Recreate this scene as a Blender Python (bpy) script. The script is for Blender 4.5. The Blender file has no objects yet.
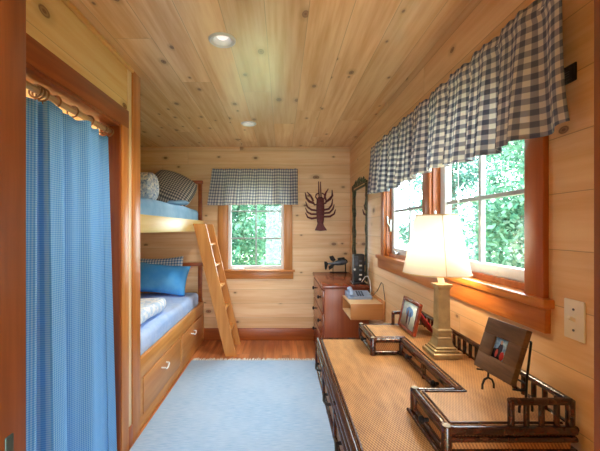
import bpy, bmesh, math, random
from mathutils import Vector, Matrix, Euler
random.seed(7)
SC = bpy.context.scene
COL = SC.collection
PI = math.pi
R = math.radians

# ------------------------------------------------------------------ nodes
class G:
    def __init__(s, mat):
        s.nt = mat.node_tree; s.N = s.nt.nodes; s.L = s.nt.links
    def put(s, sock, v):
        if isinstance(v, bpy.types.NodeSocket): s.L.new(v, sock)
        elif v is not None:
            if sock.type == 'RGBA' and len(v) == 3: v = (*v, 1)
            sock.default_value = v
    def n(s, t, ins=None, **props):
        nd = s.N.new(t)
        for k, v in props.items(): setattr(nd, k, v)
        for k, v in (ins or {}).items(): s.put(nd.inputs[k], v)
        return nd
    def m(s, op, a, b=None, c=None):
        nd = s.n('ShaderNodeMath', operation=op)
        s.put(nd.inputs[0], a)
        if b is not None: s.put(nd.inputs[1], b)
        if c is not None: s.put(nd.inputs[2], c)
        return nd.outputs[0]
    def step(s, x, lo, hi, a=0.0, b=1.0):
        return s.n('ShaderNodeMapRange', {0: x, 1: lo, 2: hi, 3: a, 4: b}, interpolation_type='SMOOTHSTEP').outputs[0]
    def mix(s, f, a, b, bt='MIX'):
        nd = s.n('ShaderNodeMix', data_type='RGBA', blend_type=bt)
        s.put(nd.inputs[0], f); s.put(nd.inputs[6], a); s.put(nd.inputs[7], b)
        return nd.outputs[2]
    def xyz(s, x, y, z=0.0):
        nd = s.n('ShaderNodeCombineXYZ'); s.put(nd.inputs[0], x); s.put(nd.inputs[1], y); s.put(nd.inputs[2], z)
        return nd.outputs[0]
    def sep(s, v):
        nd = s.n('ShaderNodeSeparateXYZ'); s.put(nd.inputs[0], v); return nd.outputs
    def pos(s): return s.n('ShaderNodeNewGeometry').outputs['Position']
    def noise(s, vec, scale=1, detail=3, rough=.55):
        return s.n('ShaderNodeTexNoise', {'Vector': vec, 'Scale': scale, 'Detail': detail, 'Roughness': rough}).outputs[0]
    def bump(s, h, strength=.3, dist=.002):
        return s.n('ShaderNodeBump', {'Height': h, 'Strength': strength, 'Distance': dist}).outputs[0]

def mat(name):
    m = bpy.data.materials.new(name); m.use_nodes = True
    g = G(m); return m, g, g.N['Principled BSDF']

def srgb(r, g, b):
    f = lambda c: (c/255/12.92) if c/255 <= .04045 else ((c/255+.055)/1.055)**2.4
    return (f(r), f(g), f(b))

def plain(name, c, rough=.5, metal=0, coat=0, spec=.5, mottle=.12, scale=30):
    m, g, b = mat(name)
    nz = g.noise(g.pos(), scale, 3)
    f = g.step(nz, .3, .7)
    col = g.mix(f, tuple(x*(1-mottle) for x in c), tuple(min(1, x*(1+mottle)) for x in c))
    g.put(b.inputs['Base Color'], col)
    b.inputs['Roughness'].default_value = rough; b.inputs['Metallic'].default_value = metal
    b.inputs['Coat Weight'].default_value = coat; b.inputs['Specular IOR Level'].default_value = spec
    return m

AX = {'X': (0, 1, 2), 'Y': (1, 0, 2), 'Z': (2, 0, 1)}
def wood(name, c1, c2, axis='X', across=None, width=None, off=0.0, rough=.4, spec=.4, knots=0.0, var=.2,
         joint=0, grain=1.0, groove=.002, knotc=(.19, .08, .032), coat=0.0):
    m, g, b = mat(name)
    p = g.sep(g.pos())
    i0, i1, i2 = AX[axis]
    if across:
        i1 = 'XYZ'.index(across); i2 = 3-i0-i1
    al, ac, th = p[i0], p[i1], p[i2]
    rnd = 0.0; line = None
    if width:
        q = g.m('DIVIDE', g.m('ADD', ac, off+50*width), width)
        pid = g.m('FLOOR', q); fr = g.m('FRACT', q)
        rnd = g.n('ShaderNodeTexWhiteNoise', {'W': pid}, noise_dimensions='1D').outputs['Value']
        d = g.m('MULTIPLY', g.m('MINIMUM', fr, g.m('SUBTRACT', 1.0, fr)), width)
        line = g.step(d, groove*.4, groove, 1, 0)
        if joint:
            jq = g.m('DIVIDE', g.m('ADD', al, g.m('MULTIPLY', rnd, joint*3.7)), joint)
            jd = g.m('MULTIPLY', g.m('MINIMUM', g.m('FRACT', jq), g.m('SUBTRACT', 1.0, g.m('FRACT', jq))), joint)
            line = g.m('MAXIMUM', line, g.step(jd, groove*.4, groove, .8, 0))
            pid2 = g.m('ADD', g.m('MULTIPLY', pid, 13.7), g.m('FLOOR', jq))
            rnd = g.n('ShaderNodeTexWhiteNoise', {'W': pid2}, noise_dimensions='1D').outputs['Value']
        al = g.m('ADD', al, g.m('MULTIPLY', rnd, 9.0))
    v1 = g.xyz(g.m('MULTIPLY', al, 1.6*grain), g.m('MULTIPLY', ac, 26*grain), g.m('MULTIPLY', th, 26*grain))
    v2 = g.xyz(g.m('MULTIPLY', al, .8*grain), g.m('MULTIPLY', ac, 7*grain), g.m('MULTIPLY', th, 7*grain))
    n1 = g.noise(v1, 1, 4, .6); n2 = g.noise(v2, 1, 2)
    f = g.step(g.m('ADD', g.m('MULTIPLY', n1, .55), g.m('MULTIPLY', n2, .45)), .33, .67)
    col = g.mix(f, c1, c2)
    if width:
        val = g.m('ADD', 1-var/2, g.m('MULTIPLY', rnd, var))
        col = g.mix(1.0, col, g.n('ShaderNodeCombineColor', {0: val, 1: g.m('POWER', val, 1.12), 2: g.m('POWER', val, 1.25)}).outputs[0], 'MULTIPLY')
    h = f
    if knots:
        sa, sb = .26, .12
        kv = g.xyz(g.m('DIVIDE', al, sa), g.m('DIVIDE', ac, sb), 0.0)
        vo = g.n('ShaderNodeTexVoronoi', {'Vector': kv, 'Scale': 1.0, 'Randomness': 1.0}, voronoi_dimensions='2D', feature='F1')
        dv = g.n('ShaderNodeVectorMath', operation='SUBTRACT'); g.put(dv.inputs[0], kv); g.put(dv.inputs[1], vo.outputs['Position'])
        ds = g.sep(dv.outputs[0])
        dx = g.m('MULTIPLY', ds[0], sa/1.7); dy = g.m('MULTIPLY', ds[1], sb)
        ln = g.m('SQRT', g.m('ADD', g.m('MULTIPLY', dx, dx), g.m('MULTIPLY', dy, dy)))
        cs = g.n('ShaderNodeSeparateColor', {0: vo.outputs['Color']}).outputs
        rad = g.m('MULTIPLY', g.m('ADD', .35, g.m('MULTIPLY', cs[0], cs[2])), .021)
        ex = g.step(cs[1], 1-knots, 1-knots+.02)
        ratio = g.m('DIVIDE', ln, rad)
        ring = g.m('MULTIPLY', g.m('SINE', g.m('MULTIPLY', ratio, 9.0)), .15)
        km = g.m('MULTIPLY', g.step(ratio, .75, 1.05, 1, 0), ex)
        halo = g.m('MULTIPLY', g.step(ratio, .9, 2.6, .38, 0), ex)
        col = g.mix(halo, col, tuple(x*.55 for x in c1))
        col = g.mix(g.m('MULTIPLY', km, g.m('ADD', .8, ring)), col, knotc)
    if line is not None:
        col = g.mix(g.m('MULTIPLY', line, .5), col, tuple(x*.3 for x in c1))
        h = g.m('SUBTRACT', g.m('MULTIPLY', f, .12), line)
        g.put(b.inputs['Normal'], g.bump(h, .5, .002))
    g.put(b.inputs['Base Color'], col)
    b.inputs['Roughness'].default_value = rough; b.inputs['Specular IOR Level'].default_value = spec
    b.inputs['Coat Weight'].default_value = coat; b.inputs['Coat Roughness'].default_value = .25
    return m

def cloth(name, build, trans=.0, rough=.9, bumps=None, sheen=.0):
    """build(g, u, v) -> colour socket or tuple"""
    m, g, b = mat(name)
    uv = g.sep(g.n('ShaderNodeTexCoord').outputs['UV'])
    col = build(g, uv[0], uv[1])
    g.put(b.inputs['Base Color'], col)
    b.inputs['Roughness'].default_value = rough; b.inputs['Specular IOR Level'].default_value = .15
    if bumps: g.put(b.inputs['Normal'], bumps(g, uv[0], uv[1]))
    if trans:
        tr = g.n('ShaderNodeBsdfTranslucent'); g.put(tr.inputs['Color'], col)
        mx = g.n('ShaderNodeMixShader', {0: trans}); g.L.new(b.outputs[0], mx.inputs[1]); g.L.new(tr.outputs[0], mx.inputs[2])
        g.L.new(mx.outputs[0], g.N['Material Output'].inputs['Surface'])
    return m

def gingham(dark, mid, light, period, soft=.06):
    def f(g, u, v):
        def band(x):
            fr = g.m('FRACT', g.m('DIVIDE', g.m('ADD', x, 10.0), period))
            return g.m('MULTIPLY', g.step(fr, .0, soft), g.step(fr, .5, .5+soft, 1, 0))
        a, c = band(u), band(v)
        s = g.m('MULTIPLY', g.m('ADD', a, c), .5)
        col = g.mix(g.step(s, .0, .5), light, mid)
        return g.mix(g.step(s, .5, 1.0), col, dark)
    return f

# ------------------------------------------------------------------ mesh builder
class MB:
    def __init__(s):
        s.bm = bmesh.new(); s.uv = s.bm.loops.layers.uv.new('UVMap')
    def _bev(s, verts, bev, seg=2):
        if bev:
            es = list({e for v in verts for e in v.link_edges})
            bmesh.ops.bevel(s.bm, geom=es, offset=bev, segments=seg, affect='EDGES', profile=.5)
    def box(s, x0, x1, y0, y1, z0, z1, bev=0, seg=2):
        return s.obox(((x0+x1)/2, (y0+y1)/2, (z0+z1)/2), (abs(x1-x0), abs(y1-y0), abs(z1-z0)), None, bev, seg)
    def obox(s, c, size, rot=None, bev=0, seg=2):
        M = Matrix.Translation(c) @ (rot.to_4x4() if rot is not None else Matrix()) @ Matrix.Diagonal((*size, 1))
        r = bmesh.ops.create_cube(s.bm, size=1, matrix=M)
        s._bev(r['verts'], bev, seg); return s
    def tube(s, pts, r, n=8, caps=True, closed=False):
        pts = [Vector(p) for p in pts]; k = len(pts)
        rs = r if isinstance(r, (list, tuple)) else [r]*k
        rings = []; up = None
        for i, p in enumerate(pts):
            if closed: t = pts[(i+1) % k]-pts[i-1]
            else: t = pts[min(i+1, k-1)]-pts[max(i-1, 0)]
            t.normalize()
            if up is None:
                up = Vector((0, 0, 1)) if abs(t.z) < .9 else Vector((1, 0, 0))
            a = t.cross(up)
            if a.length < 1e-5: a = t.cross(Vector((0, 1, 0)))
            a.normalize(); b2 = a.cross(t).normalized(); up = b2
            rings.append([s.bm.verts.new(p+(a*math.cos(2*PI*j/n)+b2*math.sin(2*PI*j/n))*rs[i]) for j in range(n)])
        for i in range(k if closed else k-1):
            A, B = rings[i], rings[(i+1) % k]
            for j in range(n): s.bm.faces.new((A[j], A[(j+1) % n], B[(j+1) % n], B[j]))
        if caps and not closed:
            s.bm.faces.new(rings[0][::-1]); s.bm.faces.new(rings[-1])
        return s
    def cyl(s, p0, p1, r, r1=None, n=16): return s.tube([p0, p1], [r, r if r1 is None else r1], n)
    def lathe(s, prof, c=(0, 0, 0), n=32, M=None, rot=0.0, capa=True, capb=True):
        M = M or Matrix(); c = Vector(c); rings = []
        for (r, z) in prof:
            rings.append([s.bm.verts.new(c + M @ Vector((r*math.cos(2*PI*j/n+rot), r*math.sin(2*PI*j/n+rot), z))) for j in range(n)])
        for A, B in zip(rings, rings[1:]):
            for j in range(n): s.bm.faces.new((A[j], A[(j+1) % n], B[(j+1) % n], B[j]))
        if capa: s.bm.faces.new(rings[0][::-1])
        if capb: s.bm.faces.new(rings[-1])
        return s
    def square(s, prof, c=(0, 0, 0), **k):
        return s.lathe([(h*math.sqrt(2), z) for h, z in prof], c, 4, rot=PI/4, **k)
    def prism(s, poly, M, t):
        a = [s.bm.verts.new(M @ Vector((x, y, 0))) for x, y in poly]
        b2 = [s.bm.verts.new(M @ Vector((x, y, t))) for x, y in poly]
        n = len(poly)
        s.bm.faces.new(a[::-1]); s.bm.faces.new(b2)
        for i in range(n): s.bm.faces.new((a[i], a[(i+1) % n], b2[(i+1) % n], b2[i]))
        return s
    def grid(s, fn, nu, nv, close_u=False):
        V = []; U = []
        for i in range(nu+1):
            row = []; ur = []
            for j in range(nv+1):
                p, uv = fn(i/nu, j/nv); row.append(s.bm.verts.new(p)); ur.append(uv)
            V.append(row); U.append(ur)
        for i in range(nu):
            for j in range(nv):
                f = s.bm.faces.new((V[i][j], V[i+1][j], V[i+1][j+1], V[i][j+1]))
                for l, (a, b2) in zip(f.loops, ((i, j), (i+1, j), (i+1, j+1), (i, j+1))): l[s.uv].uv = U[a][b2]
        return s
    def ball(s, c, r, n=16, M=None):
        MM = Matrix.Translation(c) @ (M or Matrix()) @ Matrix.Diagonal((*r, 1)) if isinstance(r, (tuple, list)) else Matrix.Translation(c) @ Matrix.Scale(r, 4)
        bmesh.ops.create_uvsphere(s.bm, u_segments=n, v_segments=max(6, n//2), radius=1, matrix=MM); return s
    def build(s, name, m, parent=None, angle=40, recalc=True, loc=None, solid=0, sub=0):
        if recalc: bmesh.ops.recalc_face_normals(s.bm, faces=s.bm.faces)
        if parent is not None:
            r = parent
            while r.parent is not None: r = r.parent
            o0 = r.location.copy()
        else:
            xs = [v.co for v in s.bm.verts]
            mn = Vector([min(v[i] for v in xs) for i in range(3)]); mx = Vector([max(v[i] for v in xs) for i in range(3)])
            o0 = Vector(((mn.x+mx.x)/2, (mn.y+mx.y)/2, mn.z)) if loc is None else Vector(loc)
        bmesh.ops.translate(s.bm, verts=s.bm.verts, vec=-o0)
        me = bpy.data.meshes.new(name); s.bm.to_mesh(me); s.bm.free()
        me.materials.append(m)
        for p in me.polygons: p.use_smooth = True
        me.set_sharp_from_angle(angle=R(angle))
        o = bpy.data.objects.new(name, me); COL.objects.link(o)
        if parent is not None: o.parent = parent
        else: o.location = o0
        if solid:
            md = o.modifiers.new('thickness', 'SOLIDIFY'); md.thickness = solid; md.offset = 0
        if sub:
            md = o.modifiers.new('smooth', 'SUBSURF'); md.levels = sub; md.render_levels = sub
        return o

def tag(o, label, cat, group=None, kind=None):
    o['label'] = label; o['category'] = cat
    if group: o['group'] = group
    if kind: o['kind'] = kind
    return o
def thing(name, loc, label, cat, group=None):
    o = bpy.data.objects.new(name, None); o.empty_display_size = .1; COL.objects.link(o); o.location = loc
    return tag(o, label, cat, group)
def structure(o): o['kind'] = 'structure'; return o
def sroot(name, loc):
    o = bpy.data.objects.new(name, None); COL.objects.link(o); o.location = loc; o['kind'] = 'structure'; return o
def copy_thing(root, loc, label):
    r = root.copy(); COL.objects.link(r); r.location = loc; r['label'] = label
    def rec(a, b):
        for ch in [o for o in bpy.data.objects if o.parent == a]:
            c = ch.copy(); COL.objects.link(c); c.parent = b; rec(ch, c)
    rec(root, r); return r

# ------------------------------------------------------------------ camera (345 px focal at 600 px)
F = 345.0
cam = bpy.data.cameras.new('camera'); co = bpy.data.objects.new('camera', cam); COL.objects.link(co)
CZ = 1.38
co.location = (0, 0, CZ); co.rotation_euler = (PI/2, 0, 0)
cam.sensor_width = 36; cam.lens = F/600*36; cam.shift_x = 18/600; cam.shift_y = 3.5/600
cam.clip_start = .02; cam.clip_end = 200
SC.camera = co

# ------------------------------------------------------------------ materials
PINE1, PINE2 = srgb(222, 176, 126), srgb(238, 204, 160)
M_ceil = wood('pine_ceiling', srgb(218, 166, 108), srgb(248, 214, 166), 'Y', 'X', .205, .285, rough=.34, spec=.5, knots=.3, var=.22, joint=2.6, coat=1.0, knotc=(.20, .085, .035))
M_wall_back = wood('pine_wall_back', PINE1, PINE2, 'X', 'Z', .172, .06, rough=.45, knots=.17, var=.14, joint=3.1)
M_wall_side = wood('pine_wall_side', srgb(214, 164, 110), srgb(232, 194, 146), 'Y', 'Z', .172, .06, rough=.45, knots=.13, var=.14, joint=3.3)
M_closet = wood('pine_closet_wall', srgb(236, 196, 124), srgb(248, 222, 164), 'Y', 'Z', .22, .03, rough=.45, knots=.3, var=.08)
M_pineY = wood('pine_strip', srgb(224, 170, 92), srgb(240, 200, 130), 'Y', rough=.4)
M_pineZ = wood('pine_upright', srgb(226, 178, 104), srgb(242, 206, 138), 'Z', rough=.4)
RED1, RED2 = srgb(132, 62, 24), srgb(172, 92, 40)
M_redX = wood('stained_trim_x', RED1, RED2, 'X', rough=.32)
M_redY = wood('stained_trim_y', RED1, RED2, 'Y', rough=.32)
M_redZ = wood('stained_trim_z', RED1, RED2, 'Z', rough=.32)
M_casX = wood('fir_casing_x', srgb(176, 106, 50), srgb(208, 140, 74), 'X', rough=.3)
M_casY = wood('fir_casing_y', srgb(172, 94, 36), srgb(206, 130, 56), 'Y', rough=.3)
M_casZ = wood('fir_casing_z', srgb(154, 78, 32), srgb(184, 104, 48), 'Z', rough=.3)
M_casB = wood('window_wood_z', srgb(172, 108, 54), srgb(202, 140, 78), 'Z', rough=.3)
M_bunkY = wood('bunk_wood_y', srgb(190, 124, 60), srgb(218, 158, 88), 'Y', rough=.35)
M_bunkX = wood('bunk_wood_x', srgb(176, 110, 52), srgb(204, 140, 74), 'X', rough=.35)
M_bunkZ = wood('bunk_wood_z', srgb(184, 112, 52), srgb(212, 146, 78), 'Z', rough=.35)
M_postZ = wood('post_wood_z', srgb(190, 114, 50), srgb(218, 148, 78), 'Z', rough=.35)
M_drawer = wood('drawer_wood', srgb(186, 122, 66), srgb(206, 148, 90), 'Y', rough=.35)
M_lad = wood('ladder_wood', srgb(186, 118, 56), srgb(210, 148, 80), 'Z', rough=.38)
M_floor = wood('floor_boards', srgb(150, 82, 44), srgb(202, 130, 78), 'Y', 'X', .088, .0, rough=.28, spec=.5, var=.5, joint=1.9, groove=.002)
M_chestX = wood('mahogany_x', srgb(104, 44, 22), srgb(136, 66, 36), 'Y', rough=.22, spec=.6)
M_chestZ = wood('mahogany_side', srgb(140, 66, 30), srgb(166, 86, 42), 'Z', rough=.3)
M_cubby = wood('cubby_wood', srgb(178, 116, 62), srgb(202, 140, 82), 'X', rough=.4)
M_cubtop = wood('cubby_top', srgb(206, 170, 126), srgb(224, 192, 150), 'X', rough=.4)
M_barn = wood('weathered_wood', srgb(78, 56, 38), srgb(112, 84, 58), 'Y', rough=.7, grain=2.2)
M_cherry = wood('cherry_frame', srgb(86, 30, 15), srgb(126, 48, 22), 'Y', rough=.22, spec=.7)
M_rodwood = wood('rod_wood', srgb(176, 142, 98), srgb(200, 166, 120), 'Y', rough=.4)
M_ring = wood('ring_wood', srgb(128, 88, 50), srgb(158, 114, 70), 'X', rough=.35)
M_jamb = wood('jamb_wood', srgb(112, 62, 28), srgb(152, 90, 44), 'Z', rough=.4, grain=1.4)
M_white = plain('white_paint', srgb(226, 228, 228), .4, mottle=.03)
M_sashgrey = plain('muntin_grey', srgb(150, 152, 152), .4, mottle=.05)
M_metal = plain('brushed_nickel', srgb(190, 190, 188), .3, 1.0, mottle=.05)
M_pull = plain('white_pull', srgb(236, 236, 232), .25, mottle=.03)
M_black = plain('black_plastic', srgb(30, 32, 33), .4, mottle=.2)
M_iron = plain('black_iron', srgb(34, 30, 28), .5, .6, mottle=.3)
M_vine = plain('verdigris_iron', srgb(92, 90, 68), .6, .4, mottle=.45, scale=60)
M_lobster = plain('maroon_metal', srgb(104, 46, 44), .55, .2, mottle=.3, scale=80)
M_ivory = plain('ivory_plastic', srgb(226, 214, 192), .4, mottle=.03)
M_brass = plain('antique_brass', srgb(176, 156, 114), .42, .85, mottle=.12)
M_grey = plain('grey_metal', srgb(96, 104, 114), .45, .5, mottle=.3)
M_phone = plain('slate_phone', srgb(150, 170, 200), .4, mottle=.05)
M_phoned = plain('phone_dark', srgb(66, 76, 92), .4, mottle=.08)
M_cordw = plain('white_cord', srgb(220, 218, 210), .5, mottle=.03)
M_redpl = plain('red_card', srgb(196, 30, 44), .5, mottle=.08)
M_strike = plain('strike_metal', srgb(92, 112, 112), .35, .8, mottle=.15)

def bamboo():
    m, g, b = mat('dark_bamboo')
    p = g.pos()
    n1 = g.noise(p, 45, 4); n2 = g.noise(p, 9, 2)
    col = g.mix(g.step(n1, .35, .68), srgb(42, 18, 10), srgb(78, 36, 18))
    col = g.mix(g.step(n2, .5, .75, 0, .5), col, srgb(40, 17, 10))
    g.put(b.inputs['Base Color'], col); b.inputs['Roughness'].default_value = .2; b.inputs['Specular IOR Level'].default_value = .65
    g.put(b.inputs['Normal'], g.bump(n1, .05, .002))
    return m
M_bam = bamboo()
def woven(name, c1, c2, plane):
    m, g, b = mat(name)
    p = g.sep(g.pos()); u, v = p['XYZ'.index(plane[0])], p['XYZ'.index(plane[1])]
    per = .0095
    def sn(x, ph=0.0): return g.m('SINE', g.m('ADD', g.m('MULTIPLY', x, 2*PI/per), ph))
    a = sn(g.m('ADD', u, g.m('MULTIPLY', v, .5))); c = sn(v)
    h = g.m('MULTIPLY', g.m('ADD', g.m('MULTIPLY', a, .6), g.m('MULTIPLY', g.m('MULTIPLY', a, c), .4)), .5)
    n = g.noise(g.xyz(g.m('MULTIPLY', u, 30), g.m('MULTIPLY', v, 8), 0), 1, 3)
    f = g.m('ADD', g.m('MULTIPLY', h, .75), g.m('ADD', g.m('MULTIPLY', n, .5), .25))
    g.put(b.inputs['Base Color'], g.mix(g.step(f, .1, .9), c1, c2))
    g.put(b.inputs['Normal'], g.bump(h, .45, .0015))
    b.inputs['Roughness'].default_value = .45; b.inputs['Specular IOR Level'].default_value = .4
    return m
M_weave = woven('woven_rattan', srgb(92, 54, 28), srgb(206, 156, 98), 'XY')
M_weaveYZ = woven('woven_rattan_face', srgb(112, 68, 34), srgb(184, 128, 74), 'YZ')
M_weaveXZ = woven('woven_rattan_end', srgb(112, 68, 34), srgb(184, 128, 74), 'XZ')

def glass():
    m, g, b = mat('window_glass')
    g.N.remove(b)
    fc = g.n('ShaderNodeLayerWeight', {'Blend': .5}).outputs['Facing']
    fr = g.n('ShaderNodeMath', {0: g.m('POWER', fc, 5.0), 1: .5, 2: .03}, operation='MULTIPLY_ADD')
    t = g.n('ShaderNodeBsdfTransparent', {'Color': (.98, 1, .99, 1)}); gl = g.n('ShaderNodeBsdfGlossy', {'Roughness': .02})
    mx = g.n('ShaderNodeMixShader', {0: fr.outputs[0], 1: t.outputs[0], 2: gl.outputs[0]})
    g.L.new(mx.outputs[0], g.N['Material Output'].inputs['Surface']); return m
M_glass = glass()
def mirror_m():
    m, g, b = mat('mirror_glass')
    g.put(b.inputs['Base Color'], g.mix(g.noise(g.pos(), 3), (.82, .83, .82), (.88, .89, .88)))
    b.inputs['Metallic'].default_value = 1; b.inputs['Roughness'].default_value = .03; return m
M_mirror = mirror_m()
def emit(name, c, s):
    m, g, b = mat(name)
    b.inputs['Base Color'].default_value = (*c, 1); b.inputs['Emission Color'].default_value = (*c, 1); b.inputs['Emission Strength'].default_value = s
    return m

M_gval = cloth('navy_gingham', gingham(srgb(120, 126, 144), srgb(178, 178, 184), srgb(240, 235, 226), .037), trans=.42)
M_gpil = cloth('small_check', gingham(srgb(84, 88, 98), srgb(136, 136, 138), srgb(212, 206, 194), .026))
M_gpil2 = cloth('blue_check', gingham(srgb(84, 132, 190), srgb(156, 190, 222), srgb(236, 240, 244), .034))
M_curt = cloth('blue_gingham_curtain', gingham(srgb(80, 156, 232), srgb(116, 182, 242), srgb(164, 210, 248), .0095, .2), trans=.08)
def bluesheet(c1, c2, sc):
    def f(g, u, v):
        n = g.noise(g.pos(), sc, 3); return g.mix(g.step(n, .3, .7), c1, c2)
    return f
def wrinkle(sc, st, d):
    return lambda g, u, v: g.bump(g.noise(g.pos(), sc, 3), st, d)
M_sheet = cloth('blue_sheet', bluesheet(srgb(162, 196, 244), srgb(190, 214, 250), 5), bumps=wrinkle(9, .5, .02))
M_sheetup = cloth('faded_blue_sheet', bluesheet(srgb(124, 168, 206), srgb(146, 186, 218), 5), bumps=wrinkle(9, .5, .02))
M_blue = cloth('bright_blue_pillowcase', bluesheet(srgb(76, 166, 244), srgb(104, 186, 250), 6), bumps=wrinkle(7, .5, .02))
def floral(g, u, v):
    n = g.noise(g.pos(), 28, 2); n2 = g.noise(g.pos(), 55, 1)
    c = g.mix(g.step(n, .46, .54), srgb(232, 234, 234), srgb(186, 200, 218))
    return g.mix(g.step(n2, .56, .62), c, srgb(140, 160, 196))
M_floral = cloth('floral_quilt', floral, bumps=wrinkle(14, .6, .02))
def paleq(g, u, v):
    n = g.noise(g.pos(), 24, 3)
    return g.mix(g.step(n, .42, .58), srgb(240, 246, 252), srgb(194, 220, 246))
M_paleq = cloth('pale_quilt', paleq, bumps=wrinkle(12, .6, .02))
def rugc(g, u, v):
    p = g.sep(g.pos())
    w = g.noise(g.xyz(g.m('MULTIPLY', p[0], 14), g.m('MULTIPLY', p[1], 160), 0), 1, 3)
    n = g.noise(g.pos(), 2.2, 3)
    c = g.mix(g.step(w, .3, .7), srgb(146, 180, 214), srgb(176, 202, 228))
    return g.mix(g.step(n, .35, .7, 0, .35), c, srgb(190, 208, 228))
M_rug = cloth('pale_blue_rug', rugc, bumps=lambda g, u, v: g.bump(g.n('ShaderNodeTexWave', {'Vector': g.pos(), 'Scale': 40.0, 'Distortion': 1.0}, bands_direction='Y').outputs[1], .35, .004))
M_fringe = plain('fringe_yarn', srgb(222, 220, 212), .9, mottle=.1)
def shade_m():
    m, g, b = mat('lamp_shade_linen'); g.N.remove(b)
    c = g.mix(g.noise(g.pos(), 120), (.90, .87, .80), (.94, .91, .84))
    d = g.n('ShaderNodeBsdfDiffuse', {'Color': c}); t = g.n('ShaderNodeBsdfTranslucent', {'Color': c})
    mx = g.n('ShaderNodeMixShader', {0: .36, 1: d.outputs[0], 2: t.outputs[0]})
    g.L.new(mx.outputs[0], g.N['Material Output'].inputs['Surface']); return m
M_shade = shade_m()
M_shtrim = plain('shade_trim', srgb(206, 172, 120), .7, mottle=.05)
def leaf_m(name, cs):
    m, g, b = mat(name); g.N.remove(b)
    rn = g.n('ShaderNodeNewGeometry').outputs['Random Per Island']
    c = g.mix(g.step(rn, 0, .5), cs[0], cs[1]); c = g.mix(g.step(rn, .5, 1), c, cs[2])
    d = g.n('ShaderNodeBsdfDiffuse', {'Color': c}); t = g.n('ShaderNodeBsdfTranslucent', {'Color': c})
    mx = g.n('ShaderNodeMixShader', {0: .35, 1: d.outputs[0], 2: t.outputs[0]})
    g.L.new(mx.outputs[0], g.N['Material Output'].inputs['Surface']); return m
M_leafA = leaf_m('broad_leaves', ((.045, .14, .09), (.11, .25, .16), (.22, .35, .25)))
M_leafB = leaf_m('teal_needles', ((.045, .14, .11), (.11, .25, .20), (.22, .35, .30)))
M_bark = plain('bark', srgb(104, 88, 70), .9, mottle=.3, scale=12)
M_grass = plain('lawn', srgb(150, 160, 110), .95, mottle=.3, scale=6)

# ------------------------------------------------------------------ room shell
XR, XL, XC, YB, H, YF = .846, -1.93, -.967, 4.29, 2.40, .54
structure(MB().box(XL-.1, XR+.13, -1.8, YB+.13, -.06, 0).build('floor', M_floor))
# ceiling with two square openings for the recessed lights
LX, LY, hh = -.322, (1.862, 3.336), .05
c = MB(); z0, z1 = H, H+.14
xa, xb = XL-.1, XR+.13; ya, yb = YF-.12, YB+.13
c.box(xa, LX-hh, ya, yb, z0, z1); c.box(LX+hh, xb, ya, yb, z0, z1)
ys = [ya, LY[0]-hh, LY[0]+hh, LY[1]-hh, LY[1]+hh, yb]
for i in (0, 2, 4): c.box(LX-hh, LX+hh, ys[i], ys[i+1], z0, z1)
structure(c.build('ceiling', M_ceil))
# back wall with window hole
BX0, BX1, BZ0, BZ1 = -.684, .031, .875, 2.00
w = MB()
w.box(XL-.1, BX0, YB, YB+.13, 0, H); w.box(BX1, XR+.13, YB, YB+.13, 0, H)
w.box(BX0, BX1, YB, YB+.13, 0, BZ0-.025); w.box(BX0, BX1, YB, YB+.13, BZ1, H)
structure(w.build('wall_back', M_wall_back))
# right wall
RY = [(1.178, 1.94), (2.035, 2.80)]; RZ0, RZ1 = 1.16, 2.03
w = MB()
w.box(XR, XR+.09, .42, RY[0][0], 0, H); w.box(XR, XR+.09, RY[1][1], YB, 0, H)
w.box(XR, XR+.09, RY[0][0], RY[1][1], 0, RZ0-.03); w.box(XR, XR+.09, RY[0][0], RY[1][1], RZ1, H)
w.box(XR, XR+.09, RY[0][1], RY[1][0], RZ0-.03, RZ1)
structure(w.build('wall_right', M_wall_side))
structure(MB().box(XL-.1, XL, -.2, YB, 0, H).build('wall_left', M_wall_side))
# closet front wall with curtain opening
OY0, OY1, OZ = .76, 2.058, 2.005
w = MB()
w.box(XC-.11, XC, YF, OY0, 0, H); w.box(XC-.11, XC, OY1, 2.30, 0, H); w.box(XC-.11, XC, OY0, OY1, OZ, H)
structure(w.build('wall_closet', M_closet))
structure(MB().box(XL, XC-.11, 2.19, 2.30, 0, H).build('wall_partition', M_closet))
# doorway wall
w = MB(); DX0, DX1 = -.393, .479
w.box(XC-.11, DX0-.02, .42, YF, 0, H); w.box(DX1+.02, XR, .42, YF, 0, H); w.box(DX0-.02, DX1+.02, .42, YF, 2.07, H)
structure(w.build('wall_front', M_closet))
d1 = sroot('door_1', (DX0, .48, 0))
j = MB(); j.box(DX0-.02, DX0, .405, .531, 0, 2.07, .002); j.box(DX1, DX1+.02, .405, .531, 0, 2.07, .002); j.box(DX0, DX1, .405, .531, 2.05, 2.07)
j.build('door_jamb', M_jamb, d1)
MB().box(DX0-.001, DX0+.002, .489, .5035, .99, 1.083, .001).build('strike_plate', M_strike, d1)

structure(MB().box(-1.15, 1.15, -1.7, .42, H, H+.1).build('ceiling_hall_added', M_ceil))  # unseen hall added behind the camera to cut light through the doorway
structure(MB().box(-1.25, -1.15, -1.7, .42, 0, H).build('wall_hall_left_added', M_closet))
structure(MB().box(1.15, 1.25, -1.7, .42, 0, H).build('wall_hall_right_added', M_closet))
w = MB(); w.box(-1.25, -.5, -1.8, -1.7, 0, H); w.box(.5, 1.25, -1.8, -1.7, 0, H); w.box(-.5, .5, -1.8, -1.7, 2.1, H)
structure(w.build('wall_hall_back_added', M_closet))  # added end wall, open in the middle to let some sky light through
w = MB(); w.box(XC-.3, -1.15, .40, .42, 0, H); w.box(XR, 1.25, .40, .42, 0, H)
structure(w.build('wall_hall_front_added', M_closet))
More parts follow.
